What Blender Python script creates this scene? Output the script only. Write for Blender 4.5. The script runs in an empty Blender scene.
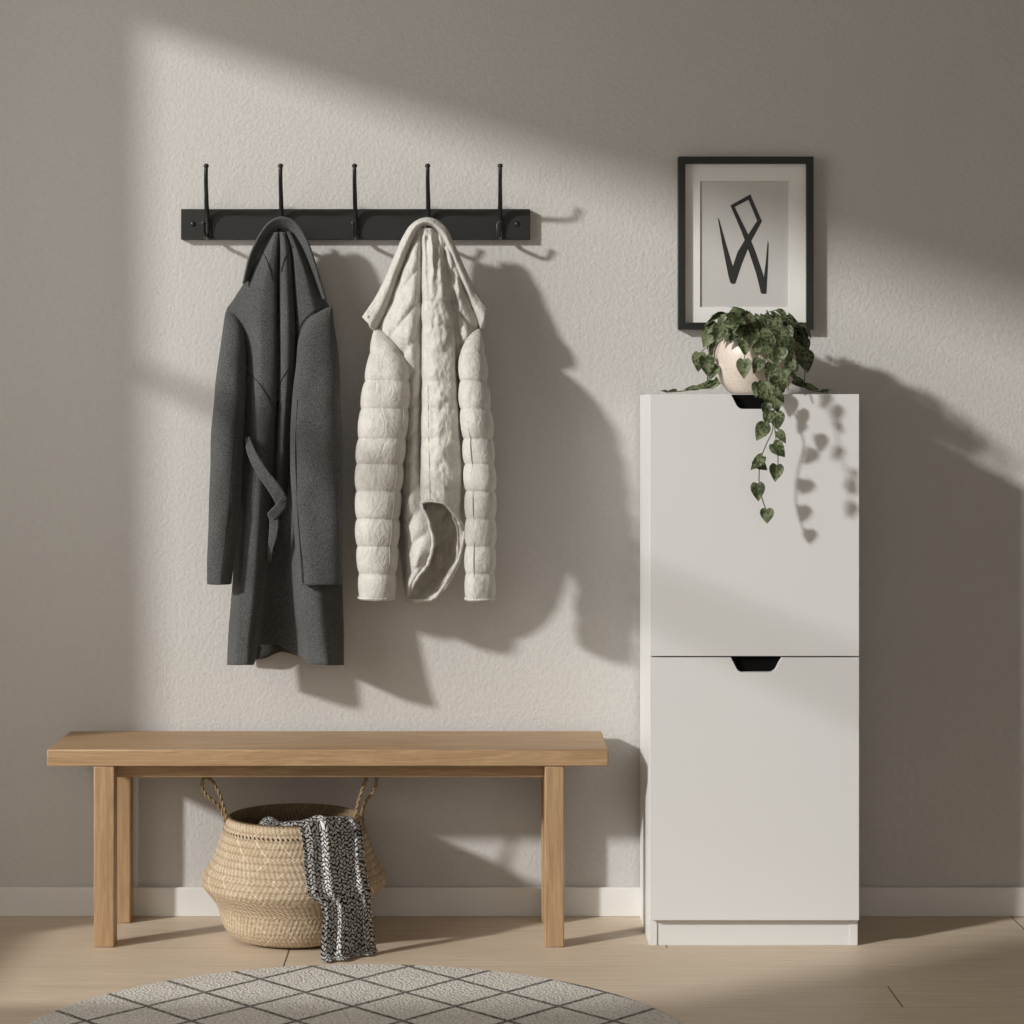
import bpy, bmesh, math, random
import numpy as np
from mathutils import Vector, Matrix, noise as mnoise

random.seed(7)
C = bpy.context.scene.collection
PI = math.pi

# ------------------------------------------------------------------ camera numbers
F = 2282.0          # focal length in pixels of a 1024 px frame
CAM_Y, CAM_Z = -5.5, 1.214
VX, VY = 477.0, 412.0

def P(px, py, d):
    """photo measurement -> world point standing d metres in front of the back wall"""
    D = -CAM_Y - d
    return Vector(((px - VX) / F * D, -d, CAM_Z - (py - VY) / F * D))

# ------------------------------------------------------------------ node helpers
class M:
    def __init__(s, name, rough=0.6, spec=0.3):
        s.m = bpy.data.materials.new(name); s.m.use_nodes = True
        s.nt = s.m.node_tree; s.nt.nodes.clear()
        s.out = s.nt.nodes.new('ShaderNodeOutputMaterial')
        s.b = s.nt.nodes.new('ShaderNodeBsdfPrincipled')
        s.nt.links.new(s.b.outputs[0], s.out.inputs[0])
        s.b.inputs['Roughness'].default_value = rough
        s.b.inputs['Specular IOR Level'].default_value = spec
    def n(s, t, **kw):
        x = s.nt.nodes.new(t)
        for k, v in kw.items(): setattr(x, k, v)
        return x
    def link(s, a, b): s.nt.links.new(a, b)
    def setin(s, inp, v):
        if isinstance(v, (int, float)): inp.default_value = v
        elif isinstance(v, (tuple, list)):
            inp.default_value = tuple(v) if len(v) != 3 or inp.type != 'RGBA' else tuple(v) + (1,)
        else: s.link(v, inp)
    def math(s, op, a, b=0.0, c=None):
        x = s.n('ShaderNodeMath', operation=op)
        s.setin(x.inputs[0], a); s.setin(x.inputs[1], b)
        if c is not None: s.setin(x.inputs[2], c)
        return x.outputs[0]
    def mix(s, f, a, b, mode='MIX'):
        x = s.n('ShaderNodeMix', data_type='RGBA', blend_type=mode)
        s.setin(x.inputs[0], f); s.setin(x.inputs[6], a); s.setin(x.inputs[7], b)
        return x.outputs[2]
    def ramp(s, f, stops):
        x = s.n('ShaderNodeValToRGB'); el = x.color_ramp.elements
        while len(el) < len(stops): el.new(0.5)
        for e, (p, c) in zip(el, stops):
            e.position = p; e.color = tuple(c) + (1,) if len(c) == 3 else c
        s.setin(x.inputs[0], f); return x.outputs[0]
    def remap(s, f, a, b, c=0.0, d=1.0):
        x = s.n('ShaderNodeMapRange'); s.setin(x.inputs[0], f)
        for i, v in zip((1, 2, 3, 4), (a, b, c, d)): x.inputs[i].default_value = v
        return x.outputs[0]
    def coord(s, kind='Object', scale=(1, 1, 1), rot=(0, 0, 0), loc=(0, 0, 0)):
        t = s.n('ShaderNodeTexCoord'); mp = s.n('ShaderNodeMapping')
        s.link(t.outputs[kind], mp.inputs[0])
        mp.inputs['Scale'].default_value = scale; mp.inputs['Rotation'].default_value = rot
        mp.inputs['Location'].default_value = loc
        return mp.outputs[0]
    def noise(s, v, scale, detail=3, rough=0.5, out=0, dist=0):
        x = s.n('ShaderNodeTexNoise'); s.link(v, x.inputs['Vector'])
        x.inputs['Scale'].default_value = scale; x.inputs['Detail'].default_value = detail
        x.inputs['Roughness'].default_value = rough; x.inputs['Distortion'].default_value = dist
        return x.outputs[out]
    def voro(s, v, scale, feature='F1'):
        x = s.n('ShaderNodeTexVoronoi', feature=feature); s.link(v, x.inputs['Vector'])
        x.inputs['Scale'].default_value = scale; return x.outputs[0]
    def sep(s, v):
        x = s.n('ShaderNodeSeparateXYZ'); s.link(v, x.inputs[0]); return x.outputs
    def comb(s, a, b, c=0.0):
        x = s.n('ShaderNodeCombineXYZ')
        for i, v in enumerate((a, b, c)): s.setin(x.inputs[i], v)
        return x.outputs[0]
    def color(s, c): s.setin(s.b.inputs['Base Color'], c); return s
    def bump(s, h, strength=0.3, dist=0.002):
        x = s.n('ShaderNodeBump'); x.inputs['Strength'].default_value = strength
        x.inputs['Distance'].default_value = dist; s.setin(x.inputs['Height'], h)
        s.link(x.outputs[0], s.b.inputs['Normal']); return s

def srgb(r, g, b):
    f = lambda c: (c / 255 / 12.92) if c / 255 < .04045 else ((c / 255 + .055) / 1.055) ** 2.4
    return (f(r), f(g), f(b))

MAT = {}
# wall plaster
def mk_wall(name, col):
    m = M(name, .9, .15); v = m.coord('Object')
    big = m.noise(v, 1.7, 3); fine = m.noise(v, 75, 3, .55)
    c = m.mix(m.remap(big, .3, .7), tuple(x * .95 for x in col), tuple(x * 1.03 for x in col))
    c = m.mix(m.remap(fine, .35, .7), tuple(x * .95 for x in col), c)
    m.color(c)
    lum = m.noise(v, 105, 2, .5); l2 = m.noise(v, 250, 2, .5)
    pit = m.remap(m.voro(v, 26), .0, .09, -1.1, 0.0)
    h = m.math('ADD', m.math('ADD', m.math('MULTIPLY', lum, 2.2), m.math('MULTIPLY', l2, 1.0)), m.math('MULTIPLY', pit, .35))
    m.bump(h, .30, .0026); return m.m
MAT['wall'] = mk_wall('plaster', (.578, .562, .538))
MAT['ceiling'] = mk_wall('ceiling_paint', (.36, .32, .275))
m = M('trim_paint', .45, .35); v = m.coord('Object')
m.color(m.mix(m.noise(v, 20), (.70, .685, .665), (.75, .735, .715))); MAT['trim'] = m.m
# oak floor: planks along x, end joints
m = M('oak_floor', .5, .3)
v = m.coord('Object'); xx, yy, zz = m.sep(v)
rowf = m.math('DIVIDE', m.math('ADD', yy, .33), .172)
row = m.math('FLOOR', rowf); fr = m.math('FRACT', rowf)
sx = m.math('DIVIDE', m.math('SUBTRACT', m.math('ADD', xx, m.math('MULTIPLY', m.math('ADD', row, 1.0), 2.146)), -.4235), 3.0)
col = m.math('FLOOR', sx); fx = m.math('FRACT', sx)
wn = m.n('ShaderNodeTexWhiteNoise', noise_dimensions='2D'); m.link(m.comb(row, col), wn.inputs[0])
rnd = wn.outputs[0]
gv = m.comb(m.math('ADD', m.math('MULTIPLY', xx, .9), m.math('MULTIPLY', rnd, 17.0)), m.math('MULTIPLY', yy, 13.0), 0.0)
g1 = m.noise(gv, 3.2, 6, .6, dist=.6); g2 = m.noise(m.comb(m.math('MULTIPLY', xx, 4.0), m.math('MULTIPLY', yy, 170.0), rnd), 2.0, 4, .6)
c = m.ramp(g1, [(.25, (.575, .465, .35)), (.5, (.68, .57, .445)), (.75, (.74, .635, .51))])
c = m.mix(m.remap(g2, .35, .65, .75, 0), c, (.50, .395, .29))
c = m.mix(m.math('MULTIPLY', rnd, .22), c, (.55, .44, .325))
e1 = m.math('MINIMUM', fr, m.math('SUBTRACT', 1.0, fr))
seam = m.remap(e1, .003, .009, .55, 0)
e2 = m.math('MULTIPLY', m.math('MINIMUM', fx, m.math('SUBTRACT', 1.0, fx)), 3.0)
joint = m.remap(e2, .0012, .002, .93, 0)
c = m.mix(seam, c, (.30, .215, .145)); c = m.mix(joint, c, (.045, .03, .02))
m.color(c); m.setin(m.b.inputs['Roughness'], m.remap(g1, .3, .7, .42, .58))
m.bump(m.math('SUBTRACT', m.math('MULTIPLY', g2, .3), m.math('ADD', seam, joint)), .25, .0015); MAT['floor'] = m.m

# bench oak (axis = grain direction)
def mk_oak(name, axis):
    m = M(name, .48, .35); v = m.coord('Object'); s = m.sep(v)
    o = [i for i in range(3) if i != axis]
    base = m.comb(m.math('MULTIPLY', s[axis], .7), m.math('MULTIPLY', s[o[0]], 9.0), m.math('MULTIPLY', s[o[1]], 9.0))
    g = m.noise(base, 3.0, 5, .6, dist=1.4)
    fine = m.noise(m.comb(m.math('MULTIPLY', s[axis], 5.0), m.math('MULTIPLY', s[o[0]], 150.0), m.math('MULTIPLY', s[o[1]], 150.0)), 2.0, 4, .6)
    w = m.math('PINGPONG', m.math('MULTIPLY', g, 11.0), 1.0)
    c = m.mix(w, (.455, .30, .168), (.365, .232, .122))
    c = m.mix(m.remap(fine, .42, .66, 0, .65), c, (.265, .155, .075))
    c = m.mix(m.remap(g, .4, .75, 0, .35), c, (.50, .345, .20))
    m.color(c); m.bump(fine, .18, .001); return m.m
MAT['oak_x'] = mk_oak('oak_long_grain', 0); MAT['oak_z'] = mk_oak('oak_upright_grain', 2); MAT['oak_y'] = mk_oak('oak_cross_grain', 1)
# white cabinet
m = M('white_lacquer', .42, .35); v = m.coord('Object')
m.color(m.mix(m.noise(v, 3), (.675, .672, .662), (.70, .697, .687))); m.bump(m.noise(v, 350, 2), .05, .0006); MAT['white'] = m.m
m = M('recess_shade_paint', .7, .1); v = m.coord('Object'); m.color(m.mix(m.noise(v, 9), (.002, .002, .002), (.004, .004, .004))); MAT['recess_shade'] = m.m  # near-black colour standing in for the shade inside the cabinet
# black
m = M('black_paint', .5, .4); v = m.coord('Object'); m.color(m.mix(m.noise(v, 30), (.013, .0135, .012), (.019, .0195, .018))); m.bump(m.noise(v, 200), .06, .0008); MAT['black'] = m.m
m = M('black_iron', .36, .5); v = m.coord('Object'); m.color(m.mix(m.noise(v, 90), (.009, .009, .009), (.016, .016, .016))); MAT['iron'] = m.m
m = M('frame_black', .45, .4); v = m.coord('Object'); m.color(m.mix(m.noise(v, 60), (.011, .0125, .010), (.017, .0185, .016))); MAT['frame'] = m.m
m = M('mat_board', .85, .2); v = m.coord('Object'); m.color(m.mix(m.noise(v, 400), (.78, .77, .74), (.82, .81, .78))); MAT['matboard'] = m.m
m = M('print_paper', .85, .2); v = m.coord('Object'); m.color(m.mix(m.noise(v, 300), (.54, .53, .51), (.58, .57, .55))); MAT['paper'] = m.m
m = M('ink', .7, .2); v = m.coord('Object'); m.color(m.mix(m.noise(v, 120, 4), (.016, .015, .014), (.034, .032, .03))); MAT['ink'] = m.m
# clear glazing: transparent with a fresnel gloss
m = M('glazing'); m.nt.nodes.remove(m.b)
tr = m.n('ShaderNodeBsdfTransparent'); gl = m.n('ShaderNodeBsdfGlossy'); gl.inputs['Roughness'].default_value = .08
fz = m.n('ShaderNodeFresnel'); fz.inputs[0].default_value = 1.35; mx = m.n('ShaderNodeMixShader')
m.link(m.math('MULTIPLY', fz.outputs[0], .6), mx.inputs[0]); m.link(tr.outputs[0], mx.inputs[1]); m.link(gl.outputs[0], mx.inputs[2]); m.link(mx.outputs[0], m.out.inputs[0]); MAT['glass'] = m.m
# wool
def mk_wool(name, a, b):
    m = M(name, .95, .1); v = m.coord('Object')
    n1 = m.noise(v, 500, 3, .75); n2 = m.noise(v, 9, 3)
    c = m.mix(m.remap(n1, .38, .64), a, b); c = m.mix(m.remap(n2, .3, .7, 0, .25), c, tuple(x * .7 for x in a))
    m.color(c); m.bump(m.noise(v, 520, 2), .5, .0016)
    m.b.inputs['Sheen Weight'].default_value = .12; m.b.inputs['Sheen Roughness'].default_value = .5
    return m.m
MAT['wool'] = mk_wool('grey_wool', (.030, .0305, .0305), (.145, .146, .144))
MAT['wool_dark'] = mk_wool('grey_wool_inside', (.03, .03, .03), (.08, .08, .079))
MAT['seam_dark'] = mk_wool('dark_seam', (.016, .016, .016), (.04, .04, .04))
# puffer nylon
def mk_puff(name, a, b):
    m = M(name, .6, .3); v = m.coord('Object')
    n1 = m.noise(v, 55, 5, .65, dist=.7); n2 = m.noise(v, 210, 3)
    c = m.mix(m.remap(n1, .3, .7), a, b); c = m.mix(m.remap(n2, .55, .75, 0, .3), c, tuple(x * .72 for x in a))
    m.color(c); st = m.noise(m.coord('Object', (1, 1, .45)), 42, 4, .6, dist=1.5)
    m.bump(m.math('ADD', st, m.math('MULTIPLY', n2, .3)), .6, .007)
    return m.m
MAT['puff'] = mk_puff('cream_nylon', (.475, .455, .42), (.60, .58, .54))
MAT['puff_lining'] = mk_puff('cream_lining', (.44, .405, .35), (.58, .545, .49))
MAT['puff_seam'] = mk_puff('cream_stitch', (.33, .30, .25), (.42, .385, .33))
# basket
BAND0 = 0.0   # phase of the coil bands along the basket wall
def mk_basket(name, ca, cb, cd):
    m = M(name, .8, .2); uv = m.coord('UV'); u, v, _ = m.sep(uv)
    # u, v in metres along the surface
    zig = m.math('PINGPONG', m.math('ADD', v, .01), .05)
    d1 = m.math('SINE', m.math('MULTIPLY', m.math('ADD', u, m.math('MULTIPLY', zig, 1.0)), 2 * PI / .0115))
    r1 = m.math('SINE', m.math('MULTIPLY', v, 2 * PI / .0085))
    q = m.math('MULTIPLY', d1, r1)
    o = m.coord('Object'); n1 = m.noise(o, 130, 4, .6); n2 = m.noise(o, 12, 3)
    f = m.remap(m.math('ADD', q, m.math('MULTIPLY', m.math('SUBTRACT', n1, .5), 2.2)), -1.0, 1.0)
    c = m.mix(f, ca, cb); c = m.mix(m.remap(n2, .35, .7, 0, .4), c, ca)
    ln = m.math('PINGPONG', m.math('ADD', u, m.math('MULTIPLY', zig, 1.0)), .0315)
    c = m.mix(m.math('MULTIPLY', m.remap(ln, .0007, .0022, .8, 0), m.remap(n2, .42, .58)), c, tuple(min(1, x * 1.3) for x in cb))
    bandl = m.math('ABSOLUTE', m.math('SINE', m.math('MULTIPLY', m.math('SUBTRACT', v, BAND0), PI / .0165)))
    c = m.mix(m.math('MULTIPLY', m.remap(bandl, 0, .6, .5, 0), m.remap(v, .19, .21)), c, tuple(x * .62 for x in ca))
    # row of open stitches just under the rim (v is height fraction stored from the profile)
    s = m.math('SINE', m.math('MULTIPLY', m.math('ADD', u, m.math('MULTIPLY', v, .6)), 2 * PI / .0128))
    inb = m.math('MULTIPLY', m.remap(v, .3335, .3350), m.remap(v, .3395, .3410, 1, 0))
    dash = m.math('MULTIPLY', m.remap(s, .1, .5), inb)
    c = m.mix(dash, c, cd)
    m.color(c); m.bump(m.math('SUBTRACT', m.math('ADD', m.math('MULTIPLY', f, .7), n1), m.math('MULTIPLY', dash, 2)), .75, .0028)
    return m.m
MAT['basket'] = mk_basket('seagrass', (.35, .25, .15), (.68, .575, .435), (.035, .02, .01))
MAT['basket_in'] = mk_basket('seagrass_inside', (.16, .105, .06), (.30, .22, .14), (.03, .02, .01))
m = M('rope', .9, .1); o = m.coord('Object'); m.color(m.mix(m.noise(o, 160, 4), (.16, .105, .055), (.40, .29, .17))); m.bump(m.noise(o, 300), .5, .002); MAT['rope'] = m.m
# throw: black and white flecked knit
m = M('flecked_knit', .95, .1); u, v, _ = m.sep(m.coord('UV'))
nz = m.noise(m.coord('UV'), 70, 2, out=1); ns = m.sep(nz)
uu = m.math('ADD', u, m.math('MULTIPLY', m.math('SUBTRACT', ns[0], .5), .016)); vv = m.math('ADD', v, m.math('MULTIPLY', m.math('SUBTRACT', ns[1], .5), .016))
colk = m.math('FLOOR', m.math('DIVIDE', uu, .0086)); par = m.math('SUBTRACT', m.math('MULTIPLY', m.math('FLOORED_MODULO', colk, 2.0), 2.0), 1.0)
fu = m.math('FRACT', m.math('DIVIDE', uu, .0086))
# little slanted ticks, leaning left and right in neighbouring columns
fv = m.math('FRACT', m.math('ADD', m.math('DIVIDE', vv, .0125), m.math('MULTIPLY', m.math('MULTIPLY', fu, par), .55)))
wn = m.n('ShaderNodeTexWhiteNoise', noise_dimensions='2D'); m.link(m.comb(colk, m.math('FLOOR', m.math('DIVIDE', vv, .0125))), wn.inputs[0])
du = m.math('ABSOLUTE', m.math('SUBTRACT', fu, .5)); dv = m.math('ABSOLUTE', m.math('SUBTRACT', fv, .5))
dist = m.math('ADD', m.math('ADD', dv, m.math('MULTIPLY', m.math('POWER', du, 2.0), .9)), m.math('MULTIPLY', m.math('SUBTRACT', m.noise(m.coord('UV'), 240, 2), .5), .4))
w = m.math('MULTIPLY', m.remap(dist, .27, .40, 1, 0), m.remap(wn.outputs[0], 0, 1, .72, 1.0))
c = m.mix(w, (.02, .02, .022), (.68, .665, .64)); m.color(c); m.bump(m.math('ADD', w, m.noise(m.coord('UV'), 300)), .7, .003); MAT['knit'] = m.m
# rug
m = M('rug_loops', .97, .05); o = m.coord('Object'); x, y, _ = m.sep(o)
def fam(sx, sy):
    t = m.math('ADD', m.math('MULTIPLY', x, sx), m.math('MULTIPLY', y, sy))
    t = m.math('ADD', t, m.math('MULTIPLY', m.math('SUBTRACT', m.noise(o, 30, 2), .5), .03))
    f = m.math('ABSOLUTE', m.math('SUBTRACT', m.math('FRACT', m.math('ADD', t, .5)), .5))
    return m.remap(f, .030, .044, 1, 0)
ax, by = 1 / .208, 1 / .222
ln = m.math('MAXIMUM', fam(ax, by), fam(ax, -by))
vor = m.voro(o, 170); n1 = m.noise(o, 240, 3)
ln = m.math('MULTIPLY', ln, m.remap(m.math('ADD', vor, m.math('MULTIPLY', n1, .5)), .45, 1.0, 1.0, .55))
c = m.mix(m.remap(vor, .2, .75), (.72, .69, .645), (.54, .51, .465))
c = m.mix(ln, c, (.03, .026, .023)); m.color(c)
m.bump(m.math('SUBTRACT', m.math('MULTIPLY', n1, .4), vor), .6, .004); MAT['rug'] = m.m
# pot
m = M('speckled_stoneware', .38, .45); o = m.coord('Object'); sp = m.noise(o, 260, 2, .6)
c = m.mix(m.remap(m.noise(o, 14), .3, .7), (.60, .515, .445), (.67, .59, .52)); c = m.mix(m.remap(sp, .56, .66, 0, .55), c, (.36, .28, .22)); m.color(c); MAT['pot'] = m.m
m = M('soil', .95, .1); o = m.coord('Object'); m.color(m.mix(m.noise(o, 120), (.012, .008, .005), (.05, .034, .02))); MAT['soil'] = m.m
# variegated leaf
m = M('variegated_leaf', .45, .35); o = m.coord('Object'); n1 = m.noise(o, 150, 4, .65); n2 = m.noise(o, 26, 2)
f = m.remap(m.math('ADD', n1, m.math('MULTIPLY', m.math('SUBTRACT', n2, .5), .7)), .46, .60)
u, v, _ = m.sep(m.coord('UV'))
vein = m.remap(m.math('ABSOLUTE', m.math('SUBTRACT', u, .5)), .0, .05, .5, 0)
f = m.math('MAXIMUM', f, vein)
c = m.mix(f, (.030, .046, .016), (.175, .20, .105)); m.color(c); m.bump(n1, .3, .001)
m.b.inputs['Transmission Weight'].default_value = 0.0; MAT['leaf'] = m.m
m = M('vine_stem', .6, .3); o = m.coord('Object'); m.color(m.mix(m.noise(o, 60), (.07, .075, .03), (.15, .14, .07))); MAT['stem'] = m.m

# ------------------------------------------------------------------ object helpers
def link_mesh(name, me, mat, parent=None, smooth=True):
    ob = bpy.data.objects.new(name, me); C.objects.link(ob)
    if mat is not None: me.materials.append(mat)
    if smooth:
        me.polygons.foreach_set('use_smooth', [True] * len(me.polygons))
        if len(me.polygons) < 260 and name not in ('screw', 'hook_tip', 'snap_button', 'soil'):
            me.set_sharp_from_angle(angle=math.radians(22))
    if parent is not None:
        ob.parent = parent; ob.matrix_parent_inverse = parent.matrix_basis.inverted()
    return ob
def obj(name, bm, mat, parent=None, smooth=True, recalc=True):
    if recalc: bmesh.ops.recalc_face_normals(bm, faces=bm.faces[:])
    me = bpy.data.meshes.new(name); bm.to_mesh(me); bm.free()
    return link_mesh(name, me, mat, parent, smooth)
def thing(name, label, cat, loc=(0, 0, 0)):
    o = bpy.data.objects.new(name, None); C.objects.link(o); o.location = loc
    o.empty_display_size = .05
    o['label'] = label; o['category'] = cat
    bpy.context.view_layer.update(); return o
def struct(name, bm, mat, smooth=False):
    o = obj(name, bm, mat, None, smooth); o['kind'] = 'structure'; return o
def add_box(bm, x0, x1, y0, y1, z0, z1, bev=0.0, seg=2):
    r = bmesh.ops.create_cube(bm, size=1.0); vs = r['verts']
    bmesh.ops.scale(bm, vec=(x1 - x0, y1 - y0, z1 - z0), verts=vs)
    bmesh.ops.translate(bm, vec=((x0 + x1) / 2, (y0 + y1) / 2, (z0 + z1) / 2), verts=vs)
    if bev > 0:
        es = list({e for v_ in vs for e in v_.link_edges})
        bmesh.ops.bevel(bm, geom=es, offset=bev, segments=seg, affect='EDGES', profile=.5)
def box(*a, **k):
    bm = bmesh.new(); add_box(bm, *a, **k); return bm
def add_prism(bm, pts, axis, a0, a1):
    """pts 2D polygon; extruded along axis (0 x,1 y,2 z)"""
    def mk(p, a):
        l = [p[0], p[1]]; l.insert(axis, a); return l
    va = [bm.verts.new(mk(p, a0)) for p in pts]; vb = [bm.verts.new(mk(p, a1)) for p in pts]
    bm.faces.new(va); bm.faces.new(vb[::-1]); n = len(pts)
    for i in range(n): bm.faces.new((va[i], vb[i], vb[(i + 1) % n], va[(i + 1) % n]))
def smooth_path(pts, n):
    pts = np.array([tuple(p) for p in pts], float)
    t = np.concatenate([[0], np.cumsum(np.linalg.norm(np.diff(pts, axis=0), axis=1))])
    keep = np.concatenate([[True], np.diff(t) > 1e-9]); t = t[keep]; pts = pts[keep]
    return [Vector(p) for p in pchip(t, pts, np.linspace(0, t[-1], n))]
def add_tube(bm, pts, rad, seg=10, cap=True, closed=False):
    n = len(pts); rings = []; up = None
    for i, p in enumerate(pts):
        a = pts[(i - 1) % n] if (i > 0 or closed) else p; b = pts[(i + 1) % n] if (i < n - 1 or closed) else p
        t = (b - a).normalized()
        if up is None: up = t.orthogonal().normalized()
        up = (up - t * up.dot(t)).normalized(); s = t.cross(up)
        r = rad[i] if isinstance(rad, (list, tuple)) else rad
        rings.append([bm.verts.new(p + (up * math.cos(k * 2 * PI / seg) + s * math.sin(k * 2 * PI / seg)) * r) for k in range(seg)])
    m_ = n if closed else n - 1
    for i in range(m_):
        A, B = rings[i], rings[(i + 1) % n]
        for k in range(seg): bm.faces.new((A[k], A[(k + 1) % seg], B[(k + 1) % seg], B[k]))
    if cap and not closed: bm.faces.new(rings[0][::-1]); bm.faces.new(rings[-1])
def add_ball(bm, p, r, sz=(1, 1, 1)):
    g = bmesh.ops.create_uvsphere(bm, u_segments=14, v_segments=9, radius=r)
    bmesh.ops.scale(bm, vec=sz, verts=g['verts']); bmesh.ops.translate(bm, vec=p, verts=g['verts'])

def pchip(x, y, xq):
    x = np.asarray(x, float); y = np.asarray(y, float); xq = np.asarray(xq, float)
    one = y.ndim == 1
    if one: y = y[:, None]
    h = np.diff(x); dl = np.diff(y, axis=0) / h[:, None]; n = len(x); d = np.zeros_like(y)
    if n == 2: d[:] = dl[0]
    else:
        for k in range(1, n - 1):
            w1 = 2 * h[k] + h[k - 1]; w2 = h[k] + 2 * h[k - 1]
            a, b = dl[k - 1], dl[k]; ok = a * b > 0
            with np.errstate(divide='ignore', invalid='ignore'):
                v_ = (w1 + w2) / (w1 / np.where(ok, a, 1) + w2 / np.where(ok, b, 1))
            d[k] = np.where(ok, v_, 0)
        d[0] = dl[0]; d[-1] = dl[-1]
    i = np.clip(np.searchsorted(x, xq, side='right') - 1, 0, n - 2)
    t = ((xq - x[i]) / h[i])[:, None]; H = h[i][:, None]
    r = (2*t**3 - 3*t**2 + 1) * y[i] + (t**3 - 2*t**2 + t) * H * d[i] + (-2*t**3 + 3*t**2) * y[i+1] + (t**3 - t**2) * H * d[i+1]
    return r[:, 0] if one else r

# cloth lofted from rows of (photo x, distance from wall[, drop]); a closed shell
def cloth_grid(rows, nu, nv):
    pys = [r[0] for r in rows]; A = []
    for py, cols in rows:
        c = np.array([(q[0], q[1], q[2] if len(q) > 2 else 0.0) for q in cols], float)
        c = pchip(np.arange(len(c)), c, np.linspace(0, len(c) - 1, nu)); A.append(c)
    A = np.array(A); R = A.shape[0]
    q = pchip(pys, A.reshape(R, -1), np.linspace(pys[0], pys[-1], nv)).reshape(nv, nu, 3)
    py = np.linspace(pys[0], pys[-1], nv)[:, None] + q[:, :, 2]
    return np.stack([q[:, :, 0], py, q[:, :, 1]], axis=2)      # px, py, d
def shell(name, G, mat, parent, thick=.006, wr=0.0, wscale=22, puff=None, flat_back=None):
    nv, nu, _ = G.shape; W = np.zeros((nv, nu, 3))
    for j in range(nv):
        for i in range(nu):
            px, py, d = G[j, i]
            if puff is not None: d = d + puff(px, py, i / (nu - 1), j / (nv - 1))
            p = P(px, py, d)
            if wr: p.y -= wr * mnoise.noise(Vector((p.x * wscale, 3.1, p.z * wscale * .6)))
            W[j, i] = p
    du = np.gradient(W, axis=1); dv = np.gradient(W, axis=0); N = np.cross(du, dv)
    N /= (np.linalg.norm(N, axis=2, keepdims=True) + 1e-12)
    N[N[:, :, 1] > 0] *= -1            # towards the room
    B = W - N * thick
    if flat_back is not None: B[:, :, 1] = np.maximum(B[:, :, 1], -flat_back)
    B[:, :, 1] = np.minimum(B[:, :, 1], -.004)
    bm = bmesh.new()
    fa = [[bm.verts.new(W[j, i]) for i in range(nu)] for j in range(nv)]
    fb = [[bm.verts.new(B[j, i]) for i in range(nu)] for j in range(nv)]
    for j in range(nv - 1):
        for i in range(nu - 1):
            bm.faces.new((fa[j][i], fa[j + 1][i], fa[j + 1][i + 1], fa[j][i + 1]))
            bm.faces.new((fb[j][i], fb[j][i + 1], fb[j + 1][i + 1], fb[j + 1][i]))
    def strip(a, b):
        for k in range(len(a) - 1): bm.faces.new((a[k], a[k + 1], b[k + 1], b[k]))
    strip(fa[0], fb[0]); strip(fb[-1], fa[-1])
    strip([r[0] for r in fb], [r[0] for r in fa]); strip([r[-1] for r in fa], [r[-1] for r in fb])
    return obj(name, bm, mat, parent), W
def sleeve(name, rows, mat, parent, nv=90, nu=40, puff=None, wr=0.0, cuff=.03, sq=2.6):
    """rows: py, x left, x right, depth centre, depth half width -> closed tube with an open cuff"""
    R = np.array(rows, float); py = np.linspace(R[0, 0], R[-1, 0], nv); Q = pchip(R[:, 0], R[:, 1:], py)
    bm = bmesh.new(); rings = []; front = []
    for j in range(nv):
        xl, xr, dc, dr = Q[j]; ring = []; cx = (xl + xr) / 2; hw = (xr - xl) / 2
        a = P(cx, py[j], dc); sc = (-CAM_Y - dc) / F
        for k in range(nu):
            th = 2 * PI * k / nu; ct, st = math.cos(th), math.sin(th)
            ex = math.copysign(abs(ct) ** (2 / sq), ct); ez = math.copysign(abs(st) ** (2 / sq), st)
            k_ = 0.0 if puff is None else puff(py[j])
            x = a.x + ex * (hw * sc + k_); y = a.y - ez * (dr + k_ * 1.5)
            p = Vector((x, y, a.z))
            if wr: 
                nn = mnoise.noise(Vector((x * 20, y * 20, a.z * 11))) * wr; p.y -= nn * st; p.x += nn * .4 * ct
            p.y = min(p.y, -.006)
            ring.append(bm.verts.new(p))
        rings.append(ring)
    # turn the cuff inside
    last = [v_.co.copy() for v_ in rings[-1]]; cc = sum(last, Vector()) / nu
    for f_, dz in ((.97, -.002), (.90, -.001), (.86, .006), (.80, cuff)):
        rings.append([bm.verts.new(cc + (q - cc) * f_ + Vector((0, 0, dz))) for q in last])
    for A, B in zip(rings[:-1], rings[1:]):
        for k in range(nu): bm.faces.new((A[k], A[(k + 1) % nu], B[(k + 1) % nu], B[k]))
    bm.faces.new(rings[0][::-1]); bm.faces.new(rings[-1])
    return obj(name, bm, mat, parent), Q, py
def ribbon(name, outer, inner, dO, dM, dI, mat, parent, n=60, m_=9, thick=.005, wr=0.0):
    o = np.array(outer, float); i_ = np.array(inner, float)
    def rs(a):
        t = np.concatenate([[0], np.cumsum(np.linalg.norm(np.diff(a[:, :2], axis=0), axis=1))]); return pchip(t / t[-1], a, np.linspace(0, 1, n))
    o, i_ = rs(o), rs(i_); G = np.zeros((n, m_, 3))
    for k in range(m_):
        s = k / (m_ - 1); G[:, k, :2] = o[:, :2] * (1 - s) + i_[:, :2] * s
        G[:, k, 2] = pchip([0, .5, 1], np.array([dO, dM, dI]), [s])[0]
    return shell(name, G, mat, parent, thick, wr=wr, wscale=40)
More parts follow.
